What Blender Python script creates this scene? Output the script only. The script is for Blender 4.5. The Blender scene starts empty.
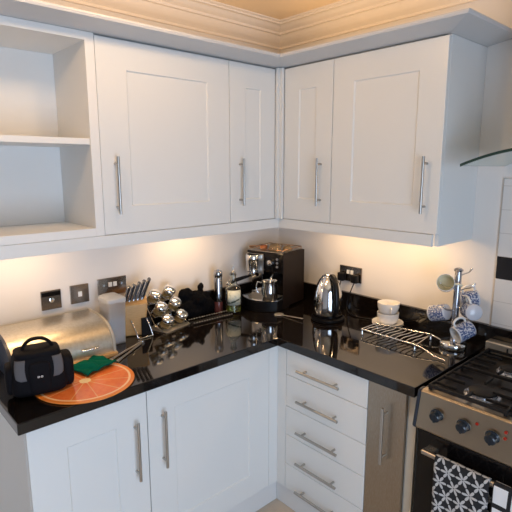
import bpy, bmesh, math, random
from mathutils import Vector, Matrix, noise
from math import sin, cos, pi, radians as R
random.seed(4)
sc = bpy.context.scene
C = sc.collection

# ------------------------------------------------------------------ materials
MATS = {}
def nodes_of(name):
    m = bpy.data.materials.new(name); m.use_nodes = True
    nt = m.node_tree; b = nt.nodes['Principled BSDF']
    return m, nt, b
def pm(name, col, rough=.5, metal=0., spec=.5, trans=0., ior=1.45, coat=0., emit=None, es=0., alpha=1., bump=None, sheen=0., aniso=0., vary=None):
    if name in MATS: return MATS[name]
    m, nt, b = nodes_of(name)
    b.inputs['Base Color'].default_value = (*col, 1)
    b.inputs['Roughness'].default_value = rough
    b.inputs['Metallic'].default_value = metal
    b.inputs['Specular IOR Level'].default_value = spec
    b.inputs['Transmission Weight'].default_value = trans
    b.inputs['IOR'].default_value = ior
    b.inputs['Coat Weight'].default_value = coat
    b.inputs['Sheen Weight'].default_value = sheen
    b.inputs['Alpha'].default_value = alpha
    if emit:
        b.inputs['Emission Color'].default_value = (*emit, 1); b.inputs['Emission Strength'].default_value = es
    if bump or vary:
        tc = nt.nodes.new('ShaderNodeTexCoord')
        mp = nt.nodes.new('ShaderNodeMapping'); nt.links.new(tc.outputs['Object'], mp.inputs['Vector'])
        nz = nt.nodes.new('ShaderNodeTexNoise'); nt.links.new(mp.outputs['Vector'], nz.inputs['Vector'])
        nz.inputs['Detail'].default_value = 4
    if bump:
        sc_, st, stretch = bump
        mp.inputs['Scale'].default_value = stretch
        nz.inputs['Scale'].default_value = sc_
        bp = nt.nodes.new('ShaderNodeBump'); bp.inputs['Strength'].default_value = st; bp.inputs['Distance'].default_value = .002
        nt.links.new(nz.outputs['Fac'], bp.inputs['Height']); nt.links.new(bp.outputs['Normal'], b.inputs['Normal'])
    if vary:
        c2, s2 = vary
        if not bump: nz.inputs['Scale'].default_value = s2
        mx = nt.nodes.new('ShaderNodeMix'); mx.data_type = 'RGBA'
        mx.inputs['A'].default_value = (*col, 1); mx.inputs['B'].default_value = (*c2, 1)
        rp = nt.nodes.new('ShaderNodeMapRange'); rp.inputs['From Min'].default_value = .35; rp.inputs['From Max'].default_value = .65
        nt.links.new(nz.outputs['Fac'], rp.inputs['Value']); nt.links.new(rp.outputs['Result'], mx.inputs['Factor'])
        nt.links.new(mx.outputs['Result'], b.inputs['Base Color'])
    MATS[name] = m
    return m
class NG:
    """tiny helper for shader arithmetic"""
    def __init__(s, nt): s.nt = nt
    def m(s, op, a, b=None, c=None):
        n = s.nt.nodes.new('ShaderNodeMath'); n.operation = op
        for i, v in enumerate((a, b, c)):
            if v is None: continue
            if isinstance(v, (int, float)): n.inputs[i].default_value = v
            else: s.nt.links.new(v, n.inputs[i])
        return n.outputs[0]
    def mix(s, f, a, b):
        n = s.nt.nodes.new('ShaderNodeMix'); n.data_type = 'RGBA'
        for k, v in (('Factor', f), ('A', a), ('B', b)):
            if isinstance(v, tuple): n.inputs[k].default_value = (*v, 1)
            elif isinstance(v, (int, float)): n.inputs[k].default_value = v
            else: s.nt.links.new(v, n.inputs[k])
        return n.outputs['Result']
    def xyz(s, coord='Object'):
        tc = s.nt.nodes.new('ShaderNodeTexCoord'); sp = s.nt.nodes.new('ShaderNodeSeparateXYZ')
        s.nt.links.new(tc.outputs[coord], sp.inputs[0]); return sp.outputs
    def noise(s, scale, detail=3):
        tc = s.nt.nodes.new('ShaderNodeTexCoord'); n = s.nt.nodes.new('ShaderNodeTexNoise')
        n.inputs['Scale'].default_value = scale; n.inputs['Detail'].default_value = detail
        s.nt.links.new(tc.outputs['Object'], n.inputs['Vector']); return n.outputs['Fac']

white_paint = pm('white_cabinet_paint', (.755, .755, .73), .32, bump=(60, .05, (1, 1, 1)))
white_inner = pm('white_cabinet_interior', (.78, .77, .74), .5)
wall_mat = pm('cream_wall_paint', (.80, .76, .715), .7, bump=(180, .12, (1, 1, 1)))
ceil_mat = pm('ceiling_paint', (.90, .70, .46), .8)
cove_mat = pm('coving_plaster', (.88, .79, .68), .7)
chrome = pm('chrome', (.82, .82, .82), .1, 1.)
nickel = pm('brushed_nickel', (.46, .435, .40), .28, 1., bump=(300, .05, (1, 1, 8)))
steel = pm('brushed_steel', (.44, .37, .28), .30, 1., bump=(120, .10, (1, 30, 1)))
steel_v = pm('brushed_steel_vertical', (.44, .39, .33), .34, 1., bump=(60, .10, (14, 14, 1)), vary=((.38, .32, .25), 3))
black_plastic = pm('black_plastic', (.006, .006, .007), .3, spec=.25)
black_gloss = pm('black_gloss', (.006, .005, .005), .12, spec=.35)
black_matt = pm('black_matt', (.008, .008, .009), .6, spec=.25)
cast_iron = pm('cast_iron', (.014, .012, .011), .5, spec=.25)
porcelain = pm('white_porcelain', (.82, .80, .77), .12, coat=.3)
blade_wood = pm('light_wood', (.62, .38, .16), .45, bump=(40, .15, (1, 1, 12)), vary=((.50, .28, .10), 20))
cream_panel = pm('cream_panel', (.66, .60, .50), .45)
black_cloth = pm('black_cloth', (.004, .004, .005), .95, spec=.1, sheen=.0, bump=(400, .5, (1, 1, 1)))
green_cloth = pm('green_cloth', (.0, .10, .065), .9, spec=.1, sheen=.0, bump=(300, .8, (1, 1, 1)))
glass_mat = pm('clear_glass', (.93, .96, .92), .03, trans=1., ior=1.45)
oil_mat = pm('olive_oil', (.62, .62, .12), .03, trans=.85, ior=1.4)
frosted = pm('frosted_plastic', (.90, .89, .88), .36, trans=.88, ior=1.15)
frosted_lid = pm('frosted_plastic_lid', (.80, .81, .82), .35, trans=.5, ior=1.3)
socket_mat = pm('dark_steel_plate', (.33, .27, .22), .22, 1.)
rocker_mat = pm('white_rocker', (.8, .8, .78), .3)
hood_glass = pm('green_tinted_glass', (.72, .84, .80), .04, trans=.95, ior=1.5)
hood_edge = pm('glass_edge_green', (.02, .045, .035), .15)
blue_led = None

def granite():
    m, nt, b = nodes_of('black_polished_granite'); g = NG(nt)
    n = g.noise(420, 2)
    f = g.m('GREATER_THAN', n, .66)
    c = g.mix(f, (.006, .0045, .004), (.035, .028, .022))
    nt.links.new(c, b.inputs['Base Color'])
    b.inputs['Roughness'].default_value = .06; b.inputs['IOR'].default_value = 1.56
    return m
granite_mat = granite()

def tile_wall():
    m, nt, b = nodes_of('white_wall_tile'); g = NG(nt)
    X = g.xyz()                                   # local: x = along wall, z = up
    tw, th, gr = .20, .1, .0022
    rowf = g.m('DIVIDE', X[2], th)
    row = g.m('FLOOR', rowf)
    fz = g.m('MULTIPLY', g.m('FRACT', rowf), th)
    xo = X[0]
    fx = g.m('MULTIPLY', g.m('FRACT', g.m('DIVIDE', xo, tw)), tw)
    grout = g.m('MAXIMUM', g.m('LESS_THAN', fz, gr), g.m('LESS_THAN', fx, gr))
    isblk = g.m('COMPARE', row, 3., .1)
    col = g.mix(isblk, (.70, .69, .67), (.012, .011, .012))
    col = g.mix(grout, col, (.50, .49, .47))
    nt.links.new(col, b.inputs['Base Color'])
    b.inputs['Roughness'].default_value = .15
    bp = nt.nodes.new('ShaderNodeBump'); bp.inputs['Strength'].default_value = .6; bp.inputs['Distance'].default_value = .001; bp.invert = True
    nt.links.new(grout, bp.inputs['Height']); nt.links.new(bp.outputs['Normal'], b.inputs['Normal'])
    return m
def floor_tile():
    m, nt, b = nodes_of('floor_tile'); g = NG(nt)
    X = g.xyz(); s = .30; gr = .006
    fx = g.m('MULTIPLY', g.m('FRACT', g.m('DIVIDE', g.m('ADD', X[0], 10.07), s)), s)
    fy = g.m('MULTIPLY', g.m('FRACT', g.m('DIVIDE', g.m('ADD', X[1], 10.02), s)), s)
    grout = g.m('MAXIMUM', g.m('LESS_THAN', fx, gr), g.m('LESS_THAN', fy, gr))
    n = g.noise(7, 6)
    col = g.mix(n, (.48, .38, .28), (.72, .62, .50))
    col = g.mix(grout, col, (.30, .24, .19))
    nt.links.new(col, b.inputs['Base Color']); b.inputs['Roughness'].default_value = .4
    return m
def orange_mat():
    m, nt, b = nodes_of('orange_slice_print'); g = NG(nt)
    X = g.xyz(); x, y = g.m('ADD', X[0], 0.), g.m('ADD', X[1], 0.)
    r = g.m('SQRT', g.m('ADD', g.m('MULTIPLY', x, x), g.m('MULTIPLY', y, y)))
    th = g.m('ARCTAN2', y, x)
    k = 11
    s = g.m('ABSOLUTE', g.m('SINE', g.m('MULTIPLY', th, k/2)))
    n2 = g.noise(22, 2)
    memb = g.m('LESS_THAN', g.m('MULTIPLY', s, r), g.m('ADD', .0105, g.m('MULTIPLY', g.m('SUBTRACT', n2, .5), .016)))
    n = g.noise(60, 4)
    n2 = g.noise(22, 2)
    seg = g.mix(n, (.66, .06, .008), (.86, .24, .05))
    seg = g.mix(g.m('MULTIPLY', n2, .3), seg, (.98, .45, .16))
    col = g.mix(memb, seg, (.84, .44, .18))
    pith = g.m('LESS_THAN', g.m('ADD', r, g.m('MULTIPLY', g.m('SUBTRACT', n, .5), .02)), .022)
    col = g.mix(pith, col, (.93, .72, .42))
    ring = g.m('MULTIPLY', g.m('GREATER_THAN', r, .156), g.m('LESS_THAN', r, .164))
    col = g.mix(ring, col, (.93, .62, .34))
    rind = g.m('GREATER_THAN', r, .164)
    col = g.mix(rind, col, (.80, .24, .04))
    nt.links.new(col, b.inputs['Base Color']); b.inputs['Roughness'].default_value = .12
    return m
def towel_flowers():
    m, nt, b = nodes_of('flower_lattice_towel'); g = NG(nt)
    tc = nt.nodes.new('ShaderNodeTexCoord'); sp = nt.nodes.new('ShaderNodeSeparateXYZ'); nt.links.new(tc.outputs['UV'], sp.inputs[0])
    X = sp.outputs; sx, sz = .052, .052*1.732
    def lat(ox, oz):
        fx = g.m('SUBTRACT', g.m('FRACT', g.m('ADD', g.m('DIVIDE', X[0], sx), 10+ox)), .5)
        fz = g.m('SUBTRACT', g.m('FRACT', g.m('ADD', g.m('DIVIDE', X[1], sz), 10+oz)), .5)
        x = g.m('MULTIPLY', fx, sx); z = g.m('MULTIPLY', fz, sz)
        r = g.m('SQRT', g.m('ADD', g.m('MULTIPLY', x, x), g.m('MULTIPLY', z, z)))
        th = g.m('ARCTAN2', z, x)
        c = g.m('ABSOLUTE', g.m('COSINE', g.m('MULTIPLY', th, 3)))
        R_ = g.m('MULTIPLY', g.m('POWER', c, 1.15), .0250)
        a = g.m('LESS_THAN', r, R_)
        return g.m('MULTIPLY', a, g.m('GREATER_THAN', r, .0022))
    f = g.m('MAXIMUM', lat(0, 0), lat(.5, .5))
    # small dots between petals
    col = g.mix(f, (.012, .012, .014), (.48, .47, .46))
    nt.links.new(col, b.inputs['Base Color']); b.inputs['Roughness'].default_value = .95
    return m
def towel_check():
    m, nt, b = nodes_of('check_towel'); g = NG(nt)
    tc = nt.nodes.new('ShaderNodeTexCoord'); sp = nt.nodes.new('ShaderNodeSeparateXYZ'); nt.links.new(tc.outputs['UV'], sp.inputs[0])
    X = sp.outputs
    def ln(v, s, o): return g.m('LESS_THAN', g.m('FRACT', g.m('ADD', g.m('DIVIDE', v, s), 10+o)), .22)
    f = g.m('MAXIMUM', ln(X[0], .055, .1), ln(X[1], .075, .25))
    col = g.mix(f, (.72, .71, .70), (.012, .012, .014))
    nt.links.new(col, b.inputs['Base Color']); b.inputs['Roughness'].default_value = .95
    return m
def blue_ware():
    m, nt, b = nodes_of('blue_print_china'); g = NG(nt)
    n = g.noise(150, 5)
    f = g.m('GREATER_THAN', n, .47)
    X = g.xyz()
    rim = g.m('MAXIMUM', g.m('GREATER_THAN', X[2], .083), g.m('LESS_THAN', X[2], .006))
    f = g.m('MULTIPLY', f, g.m('SUBTRACT', 1., rim))
    col = g.mix(f, (.60, .62, .68), (.07, .11, .25))
    nt.links.new(col, b.inputs['Base Color']); b.inputs['Roughness'].default_value = .15
    return m
tile_mat, floor_mat, orange_m, flower_m, check_m, blue_m = tile_wall(), floor_tile(), orange_mat(), towel_flowers(), towel_check(), blue_ware()
def label_paper():
    m, nt, b = nodes_of('bottle_label_paper'); g = NG(nt)
    X = g.xyz()
    n = g.noise(120, 3)
    band = g.m('LESS_THAN', g.m('ABSOLUTE', g.m('SUBTRACT', g.m('ADD', X[2], g.m('MULTIPLY', X[0], .5)), .125)), .004)
    band2 = g.m('LESS_THAN', g.m('ABSOLUTE', g.m('SUBTRACT', g.m('ADD', X[2], g.m('MULTIPLY', X[0], -.5)), .07)), .004)
    f = g.m('MULTIPLY', g.m('MAXIMUM', band, band2), g.m('GREATER_THAN', n, .4))
    f = g.m('MAXIMUM', f, g.m('MULTIPLY', g.m('GREATER_THAN', n, .60), .35))
    nt.links.new(g.mix(f, (.66, .68, .56), (.06, .09, .05)), b.inputs['Base Color']); b.inputs['Roughness'].default_value = .6
    return m
label_m = label_paper()

# ------------------------------------------------------------------ mesh helpers
class MB:
    def __init__(s): s.bm = bmesh.new(); s.uv = None
    def box(s, x0, x1, y0, y1, z0, z1, mat=None):
        vs = [s.bm.verts.new((x, y, z)) for x in (x0, x1) for y in (y0, y1) for z in (z0, z1)]
        for f in ((0,1,3,2),(4,6,7,5),(0,4,5,1),(2,3,7,6),(0,2,6,4),(1,5,7,3)): s.bm.faces.new([vs[i] for i in f])
        if mat is not None:
            for v in vs: v.co = mat @ v.co
        return s
    def tube(s, path, r, n=10, closed=False, caps=True):
        P = [Vector(p) for p in path]; N = len(P); rings = []
        rr = r if isinstance(r, (list, tuple)) else [r]*N
        up = None
        for i in range(N):
            if closed: t = (P[(i+1) % N]-P[i-1]).normalized()
            else: t = (P[min(i+1, N-1)]-P[max(i-1, 0)]).normalized()
            if up is None:
                up = Vector((0,0,1)) if abs(t.z) < .9 else Vector((1,0,0))
            a = (up - t*up.dot(t)).normalized(); b = t.cross(a); up = a
            rings.append([s.bm.verts.new(P[i] + (a*cos(2*pi*k/n)+b*sin(2*pi*k/n))*rr[i]) for k in range(n)])
        M = N if closed else N-1
        for i in range(M):
            A, B = rings[i], rings[(i+1) % N]
            for k in range(n): s.bm.faces.new((A[k], A[(k+1) % n], B[(k+1) % n], B[k]))
        if not closed and caps:
            s.bm.faces.new(rings[0][::-1]); s.bm.faces.new(rings[-1])
        return s
    def lathe(s, prof, c=(0,0,0), n=32, M=None):
        """prof: list of (r,z); r==0 closes with a pole"""
        rings = []
        for r, z in prof:
            if r < 1e-6: rings.append([s.bm.verts.new((0, 0, z))])
            else: rings.append([s.bm.verts.new((r*cos(2*pi*k/n), r*sin(2*pi*k/n), z)) for k in range(n)])
        for A, B in zip(rings[:-1], rings[1:]):
            for k in range(n):
                if len(A) == 1 and len(B) == 1: continue
                if len(A) == 1: s.bm.faces.new((A[0], B[(k+1) % n], B[k]))
                elif len(B) == 1: s.bm.faces.new((A[k], A[(k+1) % n], B[0]))
                else: s.bm.faces.new((A[k], A[(k+1) % n], B[(k+1) % n], B[k]))
        T = Matrix.Translation(c) @ (M or Matrix.Identity(4))
        for rg in rings:
            for v in rg: v.co = T @ v.co
        return s
    def prism(s, pts, z0, z1, M=None):
        a = [s.bm.verts.new((x, y, z0)) for x, y in pts]; b = [s.bm.verts.new((x, y, z1)) for x, y in pts]
        n = len(pts)
        s.bm.faces.new(a[::-1]); s.bm.faces.new(b)
        for i in range(n): s.bm.faces.new((a[i], a[(i+1) % n], b[(i+1) % n], b[i]))
        if M is not None:
            for v in a+b: v.co = M @ v.co
        return s
    def sphere(s, c, rad, n=16, M=None):
        rad = rad if isinstance(rad, tuple) else (rad,)*3
        r = bmesh.ops.create_uvsphere(s.bm, u_segments=n, v_segments=n//2+2, radius=1)
        T = Matrix.Translation(c) @ (M or Matrix.Identity(4)) @ Matrix.Diagonal((*rad, 1))
        for v in r['verts']: v.co = T @ v.co
        return s
    def build(s, name, mat, parent=None, smooth=None, bevel=0, seg=2, sub=0):
        bmesh.ops.recalc_face_normals(s.bm, faces=s.bm.faces)
        me = bpy.data.meshes.new(name); s.bm.to_mesh(me); s.bm.free()
        me.materials.append(mat)
        o = bpy.data.objects.new(name, me); C.objects.link(o)
        if parent: o.parent = parent
        if smooth is not None:
            for p in me.polygons: p.use_smooth = True
            if smooth < 180:
                me.set_sharp_from_angle(angle=R(smooth))
        if bevel:
            b = o.modifiers.new('bevel', 'BEVEL'); b.width = bevel; b.segments = seg; b.limit_method = 'ANGLE'; b.angle_limit = R(40)
            b.harden_normals = False
        if sub:
            q = o.modifiers.new('sub', 'SUBSURF'); q.levels = sub; q.render_levels = sub
        return o
def bx(name, mat, dims, parent=None, bevel=0.0015, **k): return MB().box(*dims).build(name, mat, parent, bevel=bevel, **k)
def thing(name, label, cat, loc=(0,0,0), rz=0, group=None):
    o = bpy.data.objects.new(name, None); C.objects.link(o); o.empty_display_size = .05
    o.location = loc; o.rotation_euler = (0, 0, rz); o['label'] = label; o['category'] = cat
    if group: o['group'] = group
    return o
def tag(o, label, cat, group=None):
    o['label'] = label; o['category'] = cat
    if group: o['group'] = group
    return o
def struct(o): o['kind'] = 'structure'; return o
def dup(root, loc, rot, label, group=None):
    r = root.copy(); C.objects.link(r); r.location = loc; r.rotation_euler = rot; r['label'] = label
    if group: r['group'] = group
    def rec(a, b):
        for ch in [o for o in src if o.parent == a]:
            c = ch.copy(); C.objects.link(c); c.parent = b; rec(ch, c)
    src = list(C.objects); rec(root, r)
    return r
def arc(c, r, a0, a1, n, plane='xz'):
    out = []
    for i in range(n+1):
        a = a0+(a1-a0)*i/n; u, v = r*cos(a), r*sin(a)
        out.append({'xz': (c[0]+u, c[1], c[2]+v), 'yz': (c[0], c[1]+u, c[2]+v), 'xy': (c[0]+u, c[1]+v, c[2])}[plane])
    return out
def Rx(a): return Matrix.Rotation(a, 4, 'X')
def Ry(a): return Matrix.Rotation(a, 4, 'Y')
def Rz(a): return Matrix.Rotation(a, 4, 'Z')

# ------------------------------------------------------------------ room
XL, YB, ZC = -3.7, -3.4, 2.5
struct(bx('wall_left', wall_mat, (XL-.1, .1, 0, .12, 0, ZC), bevel=0))
struct(bx('wall_right', wall_mat, (0, .12, YB, 0, 0, ZC), bevel=0))
struct(bx('floor', floor_mat, (XL-.1, .12, YB-.12, .12, -.1, 0), bevel=0))
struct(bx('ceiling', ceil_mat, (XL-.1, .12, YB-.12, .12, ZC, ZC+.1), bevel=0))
struct(bx('wall_far', pm('grey_wall_paint', (.34, .33, .33), .8), (XL-.12, XL, YB, 0, 0, ZC), bevel=0))
wx0, wx1, wz0, wz1 = -2.9, -1.3, .12, 1.95
m = MB(); m.box(XL-.1, wx0, YB-.12, YB, 0, ZC); m.box(wx1, .12, YB-.12, YB, 0, ZC); m.box(wx0, wx1, YB-.12, YB, 0, wz0); m.box(wx0, wx1, YB-.12, YB, wz1, ZC)
struct(m.build('wall_rear', pm('tan_wall_paint', (.25, .21, .17), .8)))
m = MB()
for a, b_, c, d in ((wx0, wx0+.06, wz0, wz1), (wx1-.06, wx1, wz0, wz1), (wx0, wx1, wz0, wz0+.06), (wx0, wx1, wz1-.06, wz1), (-2.13, -2.07, wz0, wz1)):
    m.box(a, b_, YB-.09, YB-.03, c, d)
w1 = struct(m.build('window_1', white_paint, bevel=.003))
pane = MB().box(wx0+.05, wx1-.05, YB-.064, YB-.058, wz0+.05, wz1-.05).build('window_pane', pm('window_glass', (.95, .97, .98), 0, trans=1., ior=1.02), w1)
# plaster coving
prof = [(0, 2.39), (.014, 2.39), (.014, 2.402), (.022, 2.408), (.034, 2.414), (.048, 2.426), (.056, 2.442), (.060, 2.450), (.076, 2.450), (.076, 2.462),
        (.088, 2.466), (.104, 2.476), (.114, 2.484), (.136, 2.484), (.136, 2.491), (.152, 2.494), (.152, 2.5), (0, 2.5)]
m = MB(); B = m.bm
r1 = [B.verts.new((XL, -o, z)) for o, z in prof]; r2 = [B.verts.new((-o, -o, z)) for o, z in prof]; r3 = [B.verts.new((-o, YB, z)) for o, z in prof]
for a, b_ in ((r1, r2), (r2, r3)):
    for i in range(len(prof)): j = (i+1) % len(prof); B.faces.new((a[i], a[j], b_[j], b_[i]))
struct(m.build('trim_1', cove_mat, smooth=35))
# tiled splashback behind the cooker
m = MB(); m.box(0, .66, -.010, 0, 0, .732)
t = m.build('trim_2', tile_mat, bevel=.002); t.location = (0, -1.345, .923); t.rotation_euler = (0, 0, -pi/2); struct(t)

# ------------------------------------------------------------------ kitchen carcasses
def shaker(w, h, t=.02, st=.12, rl=.11, rec=.006, x=0, y=0, z=0, parent=None, name='door', mat=None):
    """door with front face at y, spanning x..x+w, z..z+h, recessed centre panel"""
    m = MB(); B = m.bm
    def q(a, b_, yy): return [B.verts.new((x+a, yy, z+b_)), B.verts.new((x+w-a, yy, z+b_)), B.verts.new((x+w-a, yy, z+h-b_)), B.verts.new((x+a, yy, z+h-b_))]
    back, f0, f1, f2 = q(0, 0, y+t), q(0, 0, y), q(st, rl, y), q(st+.004, rl+.004, y+rec)
    B.faces.new(back)
    for A, D in ((back, f0), (f0, f1), (f1, f2)):
        for i in range(4): j = (i+1) % 4; B.faces.new((A[i], A[j], D[j], D[i]))
    B.faces.new(f2)
    return m.build(name, mat or white_paint, parent, bevel=.0016)
def bar_handle(c, L, y, parent, vertical=True, r=.006, off=.032):
    """T-bar handle centred at c=(x,z) standing off face y"""
    m = MB(); x, z = c
    if vertical:
        m.tube([(x, y-off, z-L/2), (x, y-off, z+L/2)], r, 14)
        for k in (-1, 1): m.tube([(x, y, z+k*(L/2-.028)), (x, y-off, z+k*(L/2-.028))], r*.8, 10)
    else:
        m.tube([(x-L/2, y-off, z), (x+L/2, y-off, z)], r, 14)
        for k in (-1, 1): m.tube([(x+k*(L/2-.032), y, z), (x+k*(L/2-.032), y-off, z)], r*.8, 10)
    return m.build('handle', nickel, parent, smooth=40)
def carcass(w, d, h, parent, t=.018, mat=None, name='carcass'):
    m = MB()
    m.box(0, t, -d, 0, 0, h); m.box(w-t, w, -d, 0, 0, h); m.box(t, w-t, -d, 0, 0, t); m.box(t, w-t, -d, 0, h-t, h); m.box(t, w-t, -.008, 0, t, h-t)
    return m.build(name, mat or white_paint, parent)
UZ0, UZ1, UD = 1.433, 2.195, .332
UH = UZ1-UZ0
G = .0015
# open shelf unit
u = thing('open_shelf_unit', 'white open wall unit with one middle shelf, left of the tall cupboard door', 'shelf unit', (-1.85, -.001, UZ0))
w = .533; t = .030
m = MB(); m.box(0, t, -UD, 0, 0, UH); m.box(w-.036, w, -UD, 0, 0, UH); m.box(t, w-.036, -UD, 0, 0, .032); m.box(t, w-.036, -UD, 0, UH-.030, UH); m.box(t, w-.036, -.012, 0, .032, UH-.03)
m.build('carcass', white_inner, u, bevel=.001)
bx('shelf', white_inner, (t+.001, w-.037, -UD+.006, -.013, .355, .378), u, bevel=.001)
def wall_cab(name_lab, loc, rz, w, hx, st, dw=None):
    u = thing('wall_cabinet', name_lab, 'cupboard', loc, rz)
    carcass(w, UD-.021, UH, u)
    d = shaker((dw or w)-2*G, UH-.009, st=st, x=G, y=-UD, z=.002, parent=u)
    if hx is not None: bar_handle((hx, 1.63-UZ0), .228, -UD, d)
    return u
wall_cab('white wall cupboard with the widest door beside the open shelves', (-1.3165, -.001, UZ0), 0, .650, .057, .125)
cu = wall_cab('narrow white wall cupboard left of the inner corner', (-.666, -.001, UZ0), 0, .302, .060, .10)
cu2 = wall_cab('narrow white wall cupboard right of the inner corner', (-.001, -.368, UZ0), -pi/2, .313, .252, .10)
wc = wall_cab('white wall cupboard with wide door next to the extractor hood', (-.001, -.682, UZ0), -pi/2, .528, .487, .115, dw=.547)
bx('end_panel', white_paint, (.5285, .546, -UD+.0205, 0, -.05, UH), wc, bevel=.001)
m = MB(); m.box(-.3635, -.333, -.349, -.333, UZ0, UZ1); m.box(-.349, -.333, -.3675, -.349, UZ0, UZ1)
tag(m.build('corner_post', white_paint, bevel=.001), 'white corner post between the two narrow wall cupboards', 'trim')
# cornice board over the wall cupboards (overhanging), and pelmet below
W, Hc = .12, .028
m = MB(); B = m.bm
def ring(x, y, sx, sy):
    # profile swept: (offset out from face, z)
    return [B.verts.new((x-sx*o, y-sy*o, z)) for o, z in ((-.33, UZ1+.001), (0.001, UZ1+.001), (W-.004, UZ1+Hc-.008), (W, UZ1+Hc), (W, UZ1+Hc+.006), (W-.012, UZ1+Hc+.006), (-.33, UZ1+Hc+.006))]
ra = ring(-1.85, -.333, 0, 1); rb = ring(-.333, -.333, 1, 1)
# end of run B: mitred return to the wall
rc = []
for o, z in ((-.33, UZ1+.001), (0.001, UZ1+.001), (W-.004, UZ1+Hc-.008), (W, UZ1+Hc), (W, UZ1+Hc+.006), (W-.012, UZ1+Hc+.006), (-.33, UZ1+Hc+.006)):
    rc.append(B.verts.new((-.333-o, -1.230-(o if o > 0 else 0), z)))
rd = []
for o, z in ((-.33, UZ1+.001), (0.001, UZ1+.001), (W-.004, UZ1+Hc-.008), (W, UZ1+Hc), (W, UZ1+Hc+.006), (W-.012, UZ1+Hc+.006), (-.33, UZ1+Hc+.006)):
    rd.append(B.verts.new((-.003, -1.230-(o if o > 0 else 0), z)))
for A, D in ((ra, rb), (rb, rc), (rc, rd)):
    for i in range(7): j = (i+1) % 7; B.faces.new((A[i], A[j], D[j], D[i]))
B.faces.new(ra); 
tag(m.build('cornice', pm('cornice_board', (.62, .61, .60), .45)), 'white overhanging cornice board along the top of the wall cupboards', 'cornice')
m = MB()
m.box(-1.85, -.334, -.334, -.316, 1.383, 1.432); m.box(-.334, -.316, -1.209, -.316, 1.383, 1.432)
tag(m.build('pelmet', white_paint, bevel=.001), 'white light pelmet strip under the wall cupboards', 'pelmet')

# base units
DZ = .137; BH = .87-DZ; BD = .608
def base(name, lab, cat, loc, rz, w, h=BH):
    u = thing(name, lab, cat, loc, rz); carcass(w, BD-.021, h-.002, u); return u
b1 = base('base_cabinet', 'white base cupboard under the black bag, nearest the worktop end', 'cupboard', (-1.7325, -.001, DZ), 0, .416)
d = shaker(.432, BH-.006, st=.125, rl=.11, x=-.0175, y=-BD, z=.003, parent=b1); bar_handle((.360, .644-DZ), .24, -BD, d)
bx('end_panel', white_paint, (-.0185, -.0005, -BD+.0205, 0, -DZ, BH-.002), b1, bevel=.001)
b2 = base('base_cabinet', 'white base cupboard with broad door next to the inner corner', 'cupboard', (-1.3160, -.001, DZ), 0, .650)
d = shaker(.647, BH-.006, st=.122, rl=.112, x=.0015, y=-BD, z=.003, parent=b2); bar_handle((.062, .647-DZ), .24, -BD, d)
m = MB(); m.box(-.6655, -.5875, -BD, -BD+.016, DZ, .868); m.box(-BD, -BD+.016, -.665, -BD-.0005, DZ, .868)
tag(m.build('corner_post', white_paint, bevel=.001), 'white corner post between base cupboard and drawers', 'trim')
dr = base('drawer_unit', 'white base unit with five drawers right of the corner', 'drawers', (-.001, -.6655, DZ), -pi/2, .4585)
zs = [.1375, .272, .427, .575, .7355, .868]
hz = [.158, .308, .466, .622, .772]
for i in range(5):
    f = bx('drawer', white_paint, (.0015, .457, -BD, -BD+.019, zs[i]-DZ+.0010, zs[i+1]-DZ-.0010), dr, bevel=.003)
    bar_handle((.214, hz[i]-DZ+.016), .238, -BD, f, vertical=False, r=.0065)
po = base('pull_out_cabinet', 'narrow base unit with brushed steel door beside the cooker', 'cupboard', (-.001, -1.1245, DZ), -pi/2, .170)
f = bx('door', steel_v, (.0015, .1685, -BD, -BD+.019, .003, BH-.006), po, bevel=.002); bar_handle((.090, .668-DZ), .238, -BD, f)
tag(bx('end_panel', cream_panel, (-.592, -.001, -1.330, -1.2965, 0.001, .868), bevel=.001), 'cream end panel between steel door and cooker', 'panel')
m = MB(); m.box(-1.730, -.572, -.572, -.554, .001, .135); m.box(-.572, -.554, -1.295, -.572, .001, .135)
m.box(-.5865, -.5725, -1.295, -.572, .118, .135)
tag(m.build('plinth', pm('plinth_white', (.74, .73, .71), .4), bevel=.001), 'white plinth running under the base cupboards', 'plinth')
# worktop
m = MB()
m.prism([(-1.778, -.003), (-1.778, -.628), (-.628, -.628), (-.628, -1.335), (-.003, -1.335), (-.003, -.003)], .87, .91)
wt = tag(m.build('worktop', granite_mat, bevel=.003), 'black polished L-shaped granite worktop on the base cupboards', 'worktop')
bx('upstand', granite_mat, (-1.778, -.003, -.022, -.002, .9105, 1.012), wt)
bx('upstand', granite_mat, (-.022, -.002, -1.335, -.0225, .9105, 1.012), wt)
tag(bx('upstand', granite_mat, (-.032, -.0103, -1.96, -1.3365, .915, 1.012)), 'black upstand strip on the tiles behind the cooker', 'upstand')

# ------------------------------------------------------------------ under-cupboard lamps and ceiling lamp
def add_area(name, loc, rot, sx, sy, e, col, spread=180):
    l = bpy.data.lights.new(name, 'AREA'); l.shape = 'RECTANGLE'; l.size = sx; l.size_y = sy; l.energy = e; l.color = col; l.spread = R(spread)
    o = bpy.data.objects.new(name, l); C.objects.link(o); o.location = loc; o.rotation_euler = rot; return o
WARM = (1., .66, .35)
labs = ['slim under-cupboard lamp above the bread bin', 'slim under-cupboard lamp above the spice jars', 'slim under-cupboard lamp above the kettle', 'slim under-cupboard lamp above the cup stack']
for k, (x, y, rz, e) in enumerate(((-1.58, -.17, 0, 1.3), (-.76, -.17, 0, 1.5), (-.17, -.60, pi/2, 1.25), (-.17, -1.0, pi/2, 1.5))):
    o = thing('cabinet_light', labs[k], 'lamp', (x, y, UZ0-.018), rz, 'lamps under the wall cupboards')
    bx('housing', chrome, (-.17, .17, -.022, .022, 0, .018), o)
    add_area('cabinet_light_beam', (x, y, UZ0-.024), (0, 0, rz), .32, .03, e, WARM)
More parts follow.
